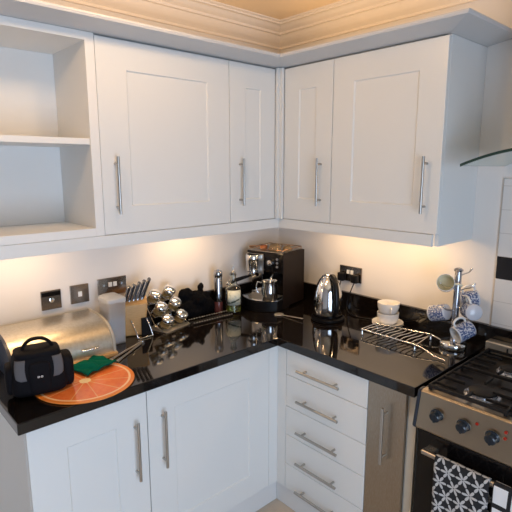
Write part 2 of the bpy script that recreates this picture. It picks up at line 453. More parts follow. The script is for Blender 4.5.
for lx, ly, lz, en_, lab_ in ((-1.85, -.80, 2.40, 8, 'warm ceiling spotlight above the open shelves'), (-1.22, -.84, 2.40, 6, 'warm ceiling spotlight nearer the corner of the room')):
    o = thing('ceiling_light', lab_, 'lamp', (lx, ly, lz), 0, 'ceiling spotlights')
    MB().lathe([(0, .10), (.05, .10), (.05, .085), (.012, .083), (.012, .05), (.035, .045), (.045, .005), (.040, .005), (.03, .035), (0, .04)]).build('lamp_body', chrome, o, smooth=40)
    l = bpy.data.lights.new('ceiling_light_bulb', 'POINT'); l.energy = en_; l.color = (1., .66, .36); l.shadow_soft_size = .045
    lo = bpy.data.objects.new('ceiling_light_bulb', l); C.objects.link(lo); lo.location = (lx, ly, lz-.03)
for k, (x, y, rz, e, lab_) in enumerate(((-.85, -.20, 0, .30, 'added fill light strip, out of view on top of the left wall cupboards'), (-.22, -.80, pi/2, .75, 'added fill light strip, out of view on top of the right wall cupboards'))):
    o = thing('fill_strip', lab_, 'lamp', (x, y, UZ1+Hc+.0065), rz)  # unseen uplights added to brighten the ceiling, coving and upper wall
    bx('housing', chrome, (-.45, .45, -.02, .02, 0, .015), o)
    add_area('fill_strip_beam', (x, y, UZ1+Hc+.026), (pi, 0, rz), .9, .03, e, (1., .66, .34))
# daylight through the window behind the photographer
add_area('window_daylight', (-2.1, YB+.03, 1.0), (R(90), 0, 0), 1.5, 1.7, 52, (.60, .76, 1.))
wd = bpy.data.worlds.new('world'); sc.world = wd; wd.use_nodes = True
bg = wd.node_tree.nodes['Background']; bg.inputs[0].default_value = (.62, .76, 1., 1); bg.inputs[1].default_value = 1.0

ZW = .911
# ------------------------------------------------------------------ sockets
def socket(lab, loc, rz, w, rockers, round_=False):
    s = thing('wall_socket', lab, 'socket', loc, rz)
    bx('face_plate', socket_mat, (-w/2, w/2, -.009, -.001, -.043, .043), s, bevel=.002)
    for x in rockers: bx('rocker', rocker_mat, (x-.009, x+.009, -.013, -.0095, -.012 if w < .1 else .0, .012 if w < .1 else .022), s, bevel=.001)
    if round_:
        MB().lathe([(0, 0), (.011, 0), (.011, .004), (.008, .005), (0, .005)], (0, -.0095, 0), 20, Rx(pi/2)).build('coaxial_outlet', chrome, s, smooth=40)
        bx('upper_band', black_gloss, (-w/2+.003, w/2-.003, -.0105, -.0095, .018, .036), s, bevel=0)
    return s
socket('single steel wall plate with round outlet, leftmost on the wall', (-1.437, -.001, 1.121), 0, .087, [], True)
socket('single steel wall switch with small white rocker', (-1.308, -.001, 1.126), 0, .087, [0])
s2 = socket('double steel wall socket above the frosted canister', (-1.146, -.001, 1.135), 0, .147, [-.012, .012])
for x in (-.045, .045): MB().lathe([(0, 0), (.006, 0), (.006, .003), (0, .003)], (x, -.0095, .01), 16, Rx(pi/2)).build('indicator', chrome, s2, smooth=40)
s3 = socket('double steel wall socket with two black plugs behind the kettle', (-.001, -.577, 1.117), -pi/2, .147, [-.014, .012])
def plug(x, lab, path):
    p = thing('plug', lab, 'plug', (-.014, -.577-x, 1.100))
    m = MB(); m.box(-.030, .0, -.021, .021, -.024, .022); m.build('plug_body', black_plastic, p, bevel=.006)
    MB().tube(path, .0032, 8).build('cable', black_plastic, p, smooth=60)
def sm(pts, n=6):
    P = [Vector(q) for q in pts]; out = []
    P = [P[0]*2-P[1]]+P+[P[-1]*2-P[-2]]
    for i in range(1, len(P)-2):
        for k in range(n):
            t = k/n; a, b_, c, d = P[i-1:i+3]
            out.append(.5*((2*b_)+(c-a)*t+(2*a-5*b_+4*c-d)*t*t+(3*b_-a-3*c+d)*t**3))
    out.append(P[-2]); return [tuple(v) for v in out]
plug(-.045, 'black plug in the left half of the socket by the kettle', sm([(-.02, 0, -.024), (-.024, .006, -.055), (-.028, .03, -.10), (-.035, .06, -.15), (-.05, .10, -.184), (-.07, .13, -.186)]))
plug(.045, 'black plug in the right half of the socket by the kettle', sm([(-.02, 0, -.024), (-.026, .012, -.06), (-.03, .03, -.12), (-.045, .02, -.175), (-.08, -.06, -.186), (-.05, -.16, -.186), (-.03, -.24, -.186)]))

# ------------------------------------------------------------------ bread bin
bb = thing('bread_bin', 'brushed steel roll-top bread bin against the wall', 'bread bin', (-1.70, -.045, ZW))
L, D, H = .418, .262, .146
def prof_bin(s):
    P = [(0, 0), (-D+.004, 0), (-D+.004, .016)]
    for i in range(13):
        a = i/12*pi/2
        P.append((-(D-.012)+ (D-.100)*(1-cos(a))**1.15, .018+(H-.018)*sin(a)**.9))
    P.append((0, H)); return P
m = MB(); Mt = Matrix(((0, 0, 1, 0), (1, 0, 0, 0), (0, 1, 0, 0), (0, 0, 0, 1)))
m.prism(prof_bin(0), .012, L-.012, Mt); m.build('roll_top', pm('bin_steel', (.74, .67, .55), .38, 1., bump=(90, .06, (1, 1, 1)), vary=((.66, .58, .45), 6)), bb, smooth=30)
m = MB(); m.prism([(y*1.02, z*1.012) for y, z in prof_bin(0)], 0, .0115, Mt); m.build('end_cap', pm('navy_plastic', (.03, .04, .07), .4), bb, smooth=30)
m = MB(); m.prism([(y*1.02, z*1.012) for y, z in prof_bin(0)], L-.0115, L, Mt); m.build('end_cap', pm('grey_bin_end', (.42, .38, .32), .4), bb, smooth=30)
bx('base', blade_wood, (0, L, -D-.012, -D+.0035, 0, .0155), bb)
MB().tube([(.27, -D+.010, .055), (.27, -D-.006, .055), (.34, -D-.006, .055), (.34, -D+.010, .055)], .004, 8).build('handle', chrome, bb, smooth=50)

# ------------------------------------------------------------------ orange board, green cloth, bag
ob = MB().lathe([(0, 0), (.176, 0), (.178, .002), (.178, .004), (.176, .006), (0, .006)], n=72).build('chopping_board', orange_m, smooth=35)
ob.location = (-1.494, -.478, ZW); tag(ob, 'round glass worktop saver printed as an orange slice', 'chopping board')
m = MB(); B = m.bm; nx, ny = 22, 16; g_ = {}
for i in range(nx+1):
    for j in range(ny+1):
        u_, v_ = i/nx-.5, j/ny-.5
        x, y = u_*.145, v_*.115
        z = .010 + .012*abs(noise.noise(Vector((x*28, y*28, 3)))) + .014*max(0, 1-((x+.02)**2+(y-.01)**2)/.0016) + .006*sin(x*60+y*30)**2
        x += .010*noise.noise(Vector((0, y*14, 7))); y += .012*noise.noise(Vector((x*14, 0, 2)))
        g_[i, j] = B.verts.new((x, y, z))
for i in range(nx):
    for j in range(ny): B.faces.new((g_[i, j], g_[i+1, j], g_[i+1, j+1], g_[i, j+1]))
o = m.build('cleaning_cloth', green_cloth, smooth=180); q = o.modifiers.new('s', 'SOLIDIFY'); q.thickness = .007; q.offset = 1
o.location = (-1.425, -.385, ZW+.001); o.rotation_euler = (0, 0, R(18)); tag(o, 'crumpled green cleaning cloth on the orange board', 'cloth')

bag = thing('camera_bag', 'small black carry bag with grey side patches and top handle', 'bag', (-1.646, -.440, ZW+.0065), R(-12))
bag.scale = (.96, .98, .88)
def superbox(m, c, rad, e=.35, n=28, f=None):
    vs = {}; B = m.bm
    def sg(v, p): return math.copysign(abs(v)**p, v)
    for i in range(n+1):
        a = -pi/2+pi*i/n
        for j in range(2*n):
            b_ = 2*pi*j/(2*n)
            p = Vector((sg(cos(a), e)*sg(cos(b_), e)*rad[0], sg(cos(a), e)*sg(sin(b_), e)*rad[1], sg(sin(a), e)*rad[2]))
            if f: p = f(p)
            vs[i, j] = B.verts.new(p+Vector(c))
    for i in range(n):
        for j in range(2*n): k = (j+1) % (2*n); B.faces.new((vs[i, j], vs[i, k], vs[i+1, k], vs[i+1, j]))
    bmesh.ops.remove_doubles(B, verts=B.verts, dist=1e-5)
    return m
bagm = pm('black_nylon', (.005, .0045, .006), .75, spec=.15, bump=(500, .4, (1, 1, 1)))
def taper(p): k = 1-.09*(p.z/.09); return Vector((p.x*k, p.y*k, p.z))
superbox(MB(), (0, 0, .088), (.092, .062, .088), .38, f=taper).build('body', bagm, bag, smooth=180)
superbox(MB(), (.094, .004, .074), (.028, .050, .068), .5, n=16).build('side_pocket', bagm, bag, smooth=180)
superbox(MB(), (-.090, .004, .070), (.022, .046, .060), .5, n=16).build('side_pocket', bagm, bag, smooth=180)
superbox(MB(), (0, -.052, .078), (.038, .016, .066), .4, n=16).build('front_pocket', bagm, bag, smooth=180)
superbox(MB(), (0, 0, .166), (.078, .055, .016), .45, n=16).build('lid', bagm, bag, smooth=180)
m = MB(); m.tube(sm([(-.045, 0, .168), (-.046, 0, .186), (-.026, 0, .212), (.0, 0, .219), (.030, 0, .212), (.052, 0, .186), (.052, 0, .168)]), .0065, 8)
for v in m.bm.verts: v.co.y *= 1.9
m.build('handle', bagm, bag, smooth=60)
gp = pm('grey_nylon', (.10, .095, .10), .8, bump=(500, .4, (1, 1, 1)))
for s_ in (-1, 1):
    m = MB(); B = m.bm; n1, n2 = 8, 14; vv = {}
    for i in range(n1+1):
        for j in range(n2+1):
            f_ = j/n2; z = .075+.082*f_
            xo = .044+.012*f_*(1-f_)*4*0 + .004*sin(f_*pi); xw = .034*(1-.0*f_)*(min(1, f_*4+.55))
            x = s_*(xo+xw*i/n1*(1 if f_ < .85 else 1))
            xx = abs(x)/.092/(1-.09*((z-.088)/.09)); zz = abs(z-.088)/.088
            ex = 2/.38
            body = max(0, 1-xx**ex)**(1/ex) if xx < 1 else 0
            y = -.062*(1-.09*((z-.088)/.09))*(max(0.02, 1-zz**ex-min(xx, 1)**ex))**(1/ex)-.0025
            vv[i, j] = B.verts.new((x, y, z))
    for i in range(n1):
        for j in range(n2): B.faces.new((vv[i, j], vv[i+1, j], vv[i+1, j+1], vv[i, j+1]))
    o = m.build('grey_patch', gp, bag, smooth=180); o['label'] = 'grey front patch'
    q = o.modifiers.new('s', 'SOLIDIFY'); q.thickness = .002
m = MB()
for x in (-.006, .005): m.tube(arc((x, -.0745, .088), .0032, 0, 2*pi, 10, 'xz')[:-1], .0011, 6, closed=True)
m.build('emblem', pm('white_print', (.8, .8, .8), .5), bag, smooth=60)

# ------------------------------------------------------------------ canister, knife block, holder, tongs
cn = thing('storage_canister', 'tall frosted plastic canister between bread bin and knife block', 'canister', (-1.219, -.150, ZW))
def rr(w, d, r, n=5):
    P = []
    for cx, cy, a0 in ((w-r, d-r, 0), (-w+r, d-r, pi/2), (-w+r, -d+r, pi), (w-r, -d+r, 3*pi/2)):
        for i in range(n+1): a = a0+i/n*pi/2; P.append((cx+r*cos(a), cy+r*sin(a)))
    return P
def loft(m, secs, cap0=True, cap1=True):
    B = m.bm; rs = [[B.verts.new((x, y, z)) for x, y in P] for P, z in secs]
    for A, D_ in zip(rs[:-1], rs[1:]):
        n = len(A)
        for i in range(n): B.faces.new((A[i], A[(i+1) % n], D_[(i+1) % n], D_[i]))
    if cap0: B.faces.new(rs[0][::-1])
    if cap1: B.faces.new(rs[-1])
    return m
loft(MB(), [(rr(.038, .048, .012), 0), (rr(.043, .054, .012), .195), (rr(.0405, .0515, .010), .195), (rr(.036, .046, .010), .004)]).build('container', frosted, cn, smooth=40)
loft(MB(), [(rr(.0365, .0455, .010), .0045), (rr(.0385, .0490, .010), .125)]).build('contents', pm('grey_blue_powder', (.46, .47, .52), .9), cn, smooth=40)
loft(MB(), [(rr(.045, .056, .012), .196), (rr(.045, .056, .012), .212), (rr(.040, .051, .012), .216), (rr(.030, .041, .012), .222)]).build('lid', frosted_lid, cn, smooth=40)
kb = thing('knife_block', 'light wood knife block beside the frosted canister', 'knife block', (-1.105, -.105, ZW), R(-20))
m = MB(); B = m.bm
q = [(-.058, -.045, 0), (.056, -.045, 0), (.056, .055, 0), (-.058, .055, 0), (-.060, -.052, .152), (.074, -.052, .158), (.080, .030, .186), (-.060, .030, .178)]
vs = [B.verts.new(p_) for p_ in q]
for f in ((0,3,2,1),(4,5,6,7),(0,1,5,4),(1,2,6,5),(2,3,7,6),(3,0,4,7)): B.faces.new([vs[i] for i in f])
m.build('block', blade_wood, kb, bevel=.008, seg=3)
for k in range(5):
    x = -.028+k*.0200; hgt = .082+.007*k
    kn = thing('kitchen_knife', 'kitchen knife with grey handle, %s in the wooden block' % ['leftmost', 'second from left', 'middle one', 'second from right', 'rightmost and tallest'][k], 'knife', (-1.105, -.105, ZW), R(-20), 'knives in the wooden block')
    A = Vector((x, -.016, .1615+.010*k/5)); dd = Vector((.34+.02*k, .06, 1)).normalized()
    P = [A+dd*hgt*t_ for t_ in (0.04, .25, .5, .75, .93, 1)]
    m = MB(); m.tube([tuple(p_) for p_ in P], [.0085, .0092, .0078, .0085, .009, .005], 10)
    m.build('knife_handle', pm('knife_steel', (.30, .30, .31), .22, 1.), kn, smooth=60)
    m = MB(); m.tube([tuple(A+dd*hgt*.1+Vector((0, -.0075, 0))), tuple(A+dd*hgt*.88+Vector((0, -.0075, 0)))], .0036, 6); m.build('grip_inlay', black_plastic, kn, smooth=60)
    m = MB(); m.lathe([(0, 0), (.0078, 0), (.0078, .005), (0, .005)], tuple(A+dd*hgt*.0), 12).build('bolster', chrome, kn, smooth=40)
# wire holder : thin chrome V legs
wh = thing('wire_book_stand', 'thin chrome wire stand in front of the knife block', 'stand', (-1.085, -.205, ZW), R(-4))
m = MB(); m.tube(sm([(-.055, .035, .085), (-.043, .012, .035), (-.036, .0, .0035), (0, -.003, .0035), (.036, 0, .0035)], 6)+sm([(.036, 0, .0035), (.030, .012, .04), (.020, .03, .085)], 6)[1:], .0028, 8)
m.build('wire_frame', chrome, wh, smooth=60)
m = MB(); m.box(-.006, .045, .028, .034, 0, .088); m.build('back_plate', black_matt, wh, bevel=.001)
tg = thing('kitchen_tongs', 'long steel tongs lying flat behind the orange board', 'tongs', (-1.235, -.315, ZW), R(31))
for k, (a, b_) in enumerate((((-.115, .020), (.120, .004)), ((-.115, -.018), (.120, -.004)))):
    m = MB(); B = m.bm; n = 10; rows = []
    for i in range(n+1):
        t_ = i/n; x = a[0]+(b_[0]-a[0])*t_; y = a[1]+(b_[1]-a[1])*t_; hw = .0075 if t_ < .12 else .0045
        rows.append([B.verts.new((x, y-hw, .002)), B.verts.new((x, y+hw, .002)), B.verts.new((x, y+hw*.7, .008)), B.verts.new((x, y-hw*.7, .008))])
    for A, D_ in zip(rows[:-1], rows[1:]):
        for i in range(4): B.faces.new((A[i], A[(i+1) % 4], D_[(i+1) % 4], D_[i]))
    B.faces.new(rows[0]); B.faces.new(rows[-1])
    m.build('arm', nickel, tg, bevel=.001)
MB().lathe([(0, 0), (.009, 0), (.010, .004), (.008, .010), (0, .010)], (.122, 0, 0), 16).build('hinge', chrome, tg, smooth=40)

# ------------------------------------------------------------------ spice rack with jars
RZ = R(15); ra_ = Vector((-.918, -.146, ZW))
rk = thing('spice_rack', 'stepped steel spice rack holding six chrome-lidded jars', 'spice rack', ra_, RZ)
tilt = R(35); nvec = Vector((0, -sin(tilt), cos(tilt)))
m = MB(); m.box(-.085, .092, -.058, .075, 0, .004)

m.build('base_plate', pm('pale_steel', (.66, .62, .55), .3, .8), rk, bevel=.0006)
rows_ = []
for r_ in range(3):
    c0 = Vector((0, -.014+.040*r_, .0245+.058*r_))     # bottom centre of jar row
    rows_.append(c0)
    m = MB(); m.box(-.090, .090, -.020, .026, -.0035, -.0015, Matrix.Translation(c0) @ Rx(tilt)); m.build('shelf', chrome, rk)
m = MB()
m.tube([(-.0915, .082, .150), (.0915, .082, .150)], .002, 8)
for x in (-.0915, .0915):
    m.tube([(x, -.050, .004), (x, .010, .030), (x, .082, .150)], .002, 8); m.tube([(x, .072, .004), (x, .082, .150)], .002, 8)
m.build('side_wire', chrome, rk, smooth=60)
jar0 = None
spice = [pm('spice_%d' % i, c, .8) for i, c in enumerate(((.36, .20, .06), (.30, .08, .03), (.22, .18, .07)))]
jl = ['front left', 'front right', 'middle left', 'middle right', 'back left', 'back right']
for r_ in range(3):
    for cidx, x in enumerate((-.052, .052)):
        loc = ra_ + Rz(RZ) @ (rows_[r_]+Vector((x, 0, 0)))
        lab = 'glass spice jar with chrome lid, %s of the rack' % jl[r_*2+cidx]
        if jar0 is None:
            jar0 = thing('spice_jar', lab, 'jar', loc, 0, 'chrome-lidded spice jars')
            MB().lathe([(0, 0), (.026, 0), (.028, .003), (.028, .030), (.024, .036), (.022, .036), (.025, .030), (.025, .004), (0, .003)], n=24).build('jar_glass', glass_mat, jar0, smooth=50)
            MB().lathe([(0, .0045), (.0235, .0045), (.0235, .026), (0, .028)], n=20).build('spice', spice[0], jar0, smooth=50)
            MB().lathe([(0, .037), (.030, .037), (.0322, .039), (.0325, .047), (.030, .054), (.022, .058), (0, .059)], n=28).build('lid', chrome, jar0, smooth=50)
            j = jar0
        else:
            j = dup(jar0, loc, (0, 0, 0), lab, 'chrome-lidded spice jars')
        j.rotation_euler = (Rz(RZ) @ Rx(tilt)).to_euler()

# ------------------------------------------------------------------ black mitts, wire rack, mill, bottle
m = MB()
for c, r_ in (((-.06, 0, .05), (.055, .050, .05)), ((.03, 0, .05), (.065, .050, .05)), ((-.06, .012, .11), (.050, .035, .045)), ((.035, .015, .125), (.022, .022, .045)),
              ((0, -.015, .075), (.05, .045, .06)), ((.075, 0, .045), (.040, .040, .045)), ((-.02, -.03, .04), (.06, .030, .04)), ((.0, .012, .105), (.05, .03, .035)), ((.065, .01, .09), (.03, .03, .035))):
    m.sphere(c, r_, 18)
o = m.build('oven_mitts', black_cloth, smooth=180)
q = o.modifiers.new('r', 'REMESH'); q.mode = 'VOXEL'; q.voxel_size = .004; q.use_smooth_shade = True
tx = bpy.data.textures.new('cloth_folds', 'CLOUDS'); tx.noise_scale = .045; tx.noise_depth = 2
q = o.modifiers.new('d', 'DISPLACE'); q.texture = tx; q.strength = .034; q.mid_level = .5
o.location = (-.712, -.092, ZW+.004); o.scale = (1.0, .80, 1.0); tag(o, 'crumpled black cloth heap behind the wire rack by the wall', 'cloth')
wr = thing('wire_rack', 'low black rack with beaded wire rim in front of the black cloth', 'rack', (-.690, -.190, ZW), R(-2))
m = MB(); m.box(-.125, .125, -.022, .024, 0, .004); m.build('tray', black_matt, wr, bevel=.001)
for y, z in ((-.024, .010), (.026, .016)):
    m = MB(); m.tube([(-.125, y, z), (.125, y, z)], .0007, 6)
    for k in range(16): m.sphere((-.120+k*.016, y, z), .0034, 8)
    m.build('rim_wire', nickel, wr, smooth=60)
m = MB()
for k in range(13): m.tube([(-.120+k*.02, -.024, .010), (-.120+k*.02, .0, .009), (-.120+k*.02, .026, .016)], .0012, 6)
for x in (-.122, .122):
    for y, z in ((-.024, .010), (.026, .016)): m.tube([(x, y, z), (x, y, 0.0)], .002, 6)
m.build('cross_wires', black_matt, wr, smooth=60)
pl = thing('pepper_mill', 'slim chrome electric mill standing left of the oil bottle', 'pepper mill', (-.574, -.105, ZW))
pl.scale = (1.2, 1.2, 1.14)
MB().lathe([(0, 0), (.020, 0), (.021, .003), (.0205, .045), (.019, .052), (0, .052)], n=28).build('grinder_base', pm('smoked_red', (.16, .05, .045), .1, trans=.3), pl, smooth=40)
MB().lathe([(.019, .0525), (.0195, .06), (.0195, .168), (.018, .172), (.0205, .176), (.0205, .196), (.017, .204), (.006, .206), (.006, .209), (0, .210)], n=28).build('body', pm('dark_chrome', (.42, .42, .44), .12, 1.), pl, smooth=40)
bo = thing('oil_bottle', 'clear glass oil bottle with pale label and pourer', 'bottle', (-.512, -.160, ZW))
bo.scale = (1.32, 1.32, 1.10)
MB().lathe([(0, 0), (.030, 0), (.034, .004), (.034, .105), (.030, .125), (.018, .145), (.0125, .158), (.012, .188), (.0145, .189), (.0145, .196), (.009, .196), (.0095, .158), (.0155, .143), (.0275, .124), (.0315, .105), (.0315, .007), (0, .006)], n=32).build('glass_body', glass_mat, bo, smooth=50)
MB().lathe([(0, .0065), (.0312, .0072), (.0312, .036), (0, .036)], n=32).build('oil', oil_mat, bo, smooth=50)
m = MB(); B = m.bm; rs = []
for i in range(15):
    a = R(180+8) + R(105)*i/14
    rs.append([B.verts.new((.0345*cos(a), .0345*sin(a), z)) for z in (.042, .118)])
for A, D_ in zip(rs[:-1], rs[1:]): B.faces.new((A[0], D_[0], D_[1], A[1]))
o = m.build('paper_label', label_m, bo, smooth=180); q = o.modifiers.new('s', 'SOLIDIFY'); q.thickness = .0005
MB().lathe([(0, .19), (.0085, .19), (.0105, .197), (.0105, .204), (.005, .208), (.0035, .215), (.0032, .236), (0, .236)], n=18).build('pourer', nickel, bo, smooth=50)

# ------------------------------------------------------------------ coffee machine
CMX = Vector((-.318, -.205, ZW)); cm_rz = R(12)      # front face centre; local -x = front normal? local: x = depth(back), y = left
cm = thing('coffee_machine', 'black and chrome espresso machine in the corner of the worktop', 'coffee machine', CMX, cm_rz)
# local: +x goes back, -y is the machine's right side as seen, z up
w2, dp, hh = .125, .235, .318
m = MB(); m.box(.075, dp, -w2, w2, .012, hh); m.build('body', black_gloss, cm, bevel=.006)
bx('head', black_gloss, (0.004, .0745, -w2, w2, .205, hh), cm, bevel=.004)
bx('side_panel', pm('dark_brown_gloss', (.012, .008, .007), .4, spec=.25), (.0, dp-.004, -w2-.004, -w2-.0005, .012, hh), cm, bevel=.002)
bx('chrome_front', nickel, (-.004, .0035, .004, w2, .190, .305), cm, bevel=.004)
bx('chrome_column', chrome, (.040, .0745, .040, w2-.005, .068, .1895), cm, bevel=.003)
MB().lathe([(0, 0), (.036, 0), (.040, .004), (.040, .060), (.043, .064), (.043, .094), (.040, .098), (0, .098)], (-.018, .066, .205), 32).build('boiler_head', chrome, cm, smooth=40)
m = MB(); m.lathe([(0, 0), (.030, 0), (.034, .006), (.034, .026), (0, .026)], (-.018, .066, .176), 28).build('filter_holder', chrome, cm, smooth=40)
m = MB(); m.tube([(-.045, .075, .178), (-.070, .094, .172), (-.125, .125, .158), (-.150, .138, .150)], [.007, .010, .012, .010], 12); m.build('filter_handle', black_plastic, cm, smooth=60)
MB().sphere((-.156, .141, .148), .011, 14).build('handle_cap', chrome, cm, smooth=180)
m = MB(); m.lathe([(0, 0), (.016, 0), (.018, .003), (.016, .020), (0, .022)], (.004, -.045, .262), 24, Ry(-pi/2)).build('steam_knob', chrome, cm, smooth=40)
for k, yy in enumerate((-.085, -.085, -.085)):
    m = MB(); m.lathe([(0, 0), (.007, 0), (.006, .005), (0, .006)], (.004, yy, .285-.022*k), 14, Ry(-pi/2)).build('button', pm('grey_button', (.25, .25, .26), .3), cm, smooth=40)
m = MB(); m.tube(sm([(.03, -.055, .205), (.0, -.058, .190), (-.025, -.062, .172), (-.052, -.070, .140), (-.058, -.074, .115)]), .0075, 10); m.build('steam_wand', chrome, cm, smooth=60)
# drip tray with bowed front
def tray(m, off, z0, z1):
    P = [(.0745, w2-off), (.0745, -w2+off)]
    for i in range(17):
        t_ = i/16; y = (-w2+off)+(2*w2-2*off)*t_
        P.append((-(.052+.062*sin(pi*t_)) + off, y))
    m.prism(P, z0, z1); return m
tray(MB(), 0, .0, .060).build('drip_tray', black_plastic, cm, bevel=.003)
tray(MB(), .001, .0605, .065).build('tray_rim', chrome, cm, bevel=.001)
m = MB()
for k in range(11):
    x = -.085+k*.0135; m.box(x, x+.005, -w2+.035+max(0, -.04-x)*1.0, w2-.035-max(0, -.04-x)*1.0, .0655, .067)
m.build('drip_grille', nickel, cm)
bx('top_tray', nickel, (.008, dp-.010, -w2+.010, w2-.010, hh+.0005, hh+.004), cm, bevel=.001)
m = MB(); z = hh+.016
m.tube([(.012, -w2+.014, z), (.012, w2-.014, z), (dp-.014, w2-.014, z), (dp-.014, -w2+.014, z)], .0025, 8, closed=True)
for x in (.012, dp-.014):
    for y in (-w2+.014, w2-.014): m.tube([(x, y, hh+.003), (x, y, z)], .0022, 8)
m.build('cup_rail', pm('copper_wire', (.55, .33, .20), .2, 1.), cm, smooth=60)
def at_cm(x, y, z): return CMX + Rz(cm_rz) @ Vector((x, y, z))
jg = thing('milk_jug', 'small steel milk jug on the coffee machine drip tray', 'jug', at_cm(-.066, -.082, .0675), cm_rz)
jg.scale = (1.12, 1.12, 1.12)
MB().lathe([(0, 0), (.038, 0), (.040, .003), (.041, .045), (.038, .078), (.040, .096), (.039, .096), (.037, .078), (.0395, .045), (.038, .005), (0, .004)], n=30).build('body', chrome, jg, smooth=50)
m = MB(); m.tube(sm([(-.020, .034, .086), (-.030, .050, .088), (-.034, .056, .064), (-.030, .050, .038), (-.020, .034, .030)]), .003, 8); m.build('handle', chrome, jg, smooth=60)
# bits and pieces on top
zt = hh+.0045
gb = thing('glass_cup', 'upturned amber glass cup on top of the coffee machine', 'cup', at_cm(.07, -.025, zt))
MB().lathe([(.036, 0), (.038, .002), (.034, .020), (.026, .036), (.012, .041), (0, .041), (0, .038), (.011, .038), (.024, .033), (.031, .019), (.034, .003)], n=28).build('bowl', pm('amber_glass', (.75, .55, .32), .05, trans=.8), gb, smooth=50)
m = MB(); m.tube(arc((.045, 0, .018), .013, -pi/2, pi/2, 8, 'xz'), .003, 8); m.build('handle', pm('amber_glass', (0, 0, 0)), gb, smooth=60)
gc = thing('glass_cup', 'smaller amber glass cup at the right end of the coffee machine top', 'cup', at_cm(.11, -.085, zt))
MB().lathe([(.026, 0), (.028, .002), (.024, .018), (.016, .028), (0, .030), (0, .027), (.014, .025), (.021, .017), (.024, .003)], n=24).build('bowl', pm('amber_glass', (0, 0, 0)), gc, smooth=50)
tm = thing('coffee_scoop', 'orange-brown coffee scoop lying on the coffee machine', 'scoop', at_cm(.05, .062, zt+.001), cm_rz+R(100))
orm = pm('orange_plastic', (.62, .20, .06), .3)
MB().lathe([(0, 0), (.018, 0), (.021, .004), (.021, .022), (.019, .022), (.0185, .004), (0, .003)], (-.022, 0, 0), 24).build('scoop_bowl', orm, tm, smooth=50)
m = MB(); m.tube([(0.0, 0, .018), (.03, 0, .016), (.072, 0, .012)], [.004, .0045, .005], 8); m.build('scoop_handle', pm('copper_wire', (0, 0, 0)), tm, smooth=60)

# ------------------------------------------------------------------ spoon, kettle
sp_ = MB(); B = sp_.bm; n = 24; rows = []
for i in range(n+1):
    t_ = i/n; x = .185*t_
    hw = .0035
    if t_ < .27: hw = .027*math.sqrt(max(0.003, 1-((t_-.135)/.137)**2))*(1.08-.4*t_)
    if t_ > .8: hw = .0035+.003*(t_-.8)/.2
    z = .012*max(0, (t_-.27))*1.0+.004
    zc = -.0035 if .03 < t_ < .25 else 0
    rows.append([B.verts.new((x, -hw, z)), B.verts.new((x, 0, z+zc)), B.verts.new((x, hw, z))])
for A, D_ in zip(rows[:-1], rows[1:]):
    for i in range(2): B.faces.new((A[i], A[i+1], D_[i+1], D_[i]))
o = sp_.build('spoon', pm('satin_steel', (.86, .82, .76), .35, .8), smooth=180); q = o.modifiers.new('s', 'SOLIDIFY'); q.thickness = .0014
o.location = (-.372, -.352, ZW); o.rotation_euler = (0, 0, R(-84)); tag(o, 'steel teaspoon on the worktop in front of the coffee machine', 'spoon')
kt = thing('kettle', 'polished chrome jug kettle on its black base', 'kettle', (-.228, -.600, ZW), R(65))
MB().lathe([(0, 0), (.084, 0), (.088, .004), (.088, .014), (.078, .020), (0, .020)], n=48).build('power_base', black_plastic, kt, smooth=40)
MB().lathe([(0, .0205), (.076, .0205), (.079, .024), (.079, .034), (.076, .036)], n=48).build('lower_band', black_gloss, kt, smooth=40)
MB().lathe([(.0765, .0365), (.0785, .05), (.0790, .075), (.0755, .115), (.0690, .155), (.0590, .190), (.0470, .214), (.036, .226), (0, .227)], n=48).build('body', chrome, kt, smooth=40)
MB().lathe([(.036, .2275), (.033, .234), (.022, .242), (.010, .246), (0, .247)], n=36).build('lid', chrome, kt, smooth=40)
# handle on local -x side, spout on +x
m = MB(); m.tube(sm([(-.030, 0, .238), (-.050, 0, .240), (-.074, 0, .222), (-.092, 0, .180), (-.101, 0, .120), (-.098, 0, .070), (-.080, 0, .045)]), .0105, 12)
for v in m.bm.verts: v.co.y *= 1.35
m.build('handle', black_plastic, kt, smooth=60)
m = MB(); m.prism([(.045, -.022), (.045, .022), (.076, 0)], .175, .212)
for v in m.bm.verts:
    if v.co.z < .18: v.co.x = .055+(v.co.x-.045)*.15
m.build('spout', chrome, kt, bevel=.005, seg=3)
bx('level_window', black_gloss, (-.012, .012, .0735, .0775, .05, .11), kt, bevel=.002)

# ------------------------------------------------------------------ cups and saucer
sa = MB().lathe([(0, 0), (.040, 0), (.044, .004), (.064, .009), (.076, .015), (.077, .0165), (.064, .012), (.044, .007), (0, .006)], n=48).build('saucer', porcelain, smooth=50)
cpos = Vector((-.102, -.884, ZW)); sa.location = cpos+Vector((0, 0, .0105))
s0 = sa.copy(); C.objects.link(s0); s0.location = cpos; tag(s0, 'lowest white saucer, directly on the worktop under the other saucer', 'saucer')
tag(sa, 'upper of the two white saucers, right under the stacked cups', 'saucer')
def cup(loc, rz, lab):
    c = thing('cup', lab, 'cup', loc, rz, 'stacked white cups')
    MB().lathe([(0, 0), (.034, 0), (.036, .003), (.047, .014), (.053, .035), (.054, .057), (.051, .057), (.050, .035), (.044, .015), (.030, .006), (0, .006)], n=40).build('bowl', porcelain, c, smooth=50)
    m = MB(); m.tube(sm([(.048, 0, .040), (.062, 0, .042), (.068, 0, .029), (.060, 0, .016), (.046, 0, .016)]), .0035, 8); m.build('handle', porcelain, c, smooth=60)
    return c
cup(cpos+Vector((0, 0, .0173)), R(60), 'lower white cup of the stack, standing on the saucer')
cup(cpos+Vector((0, 0, .0685)), R(225), 'upper white cup nested on top of the lower cup')

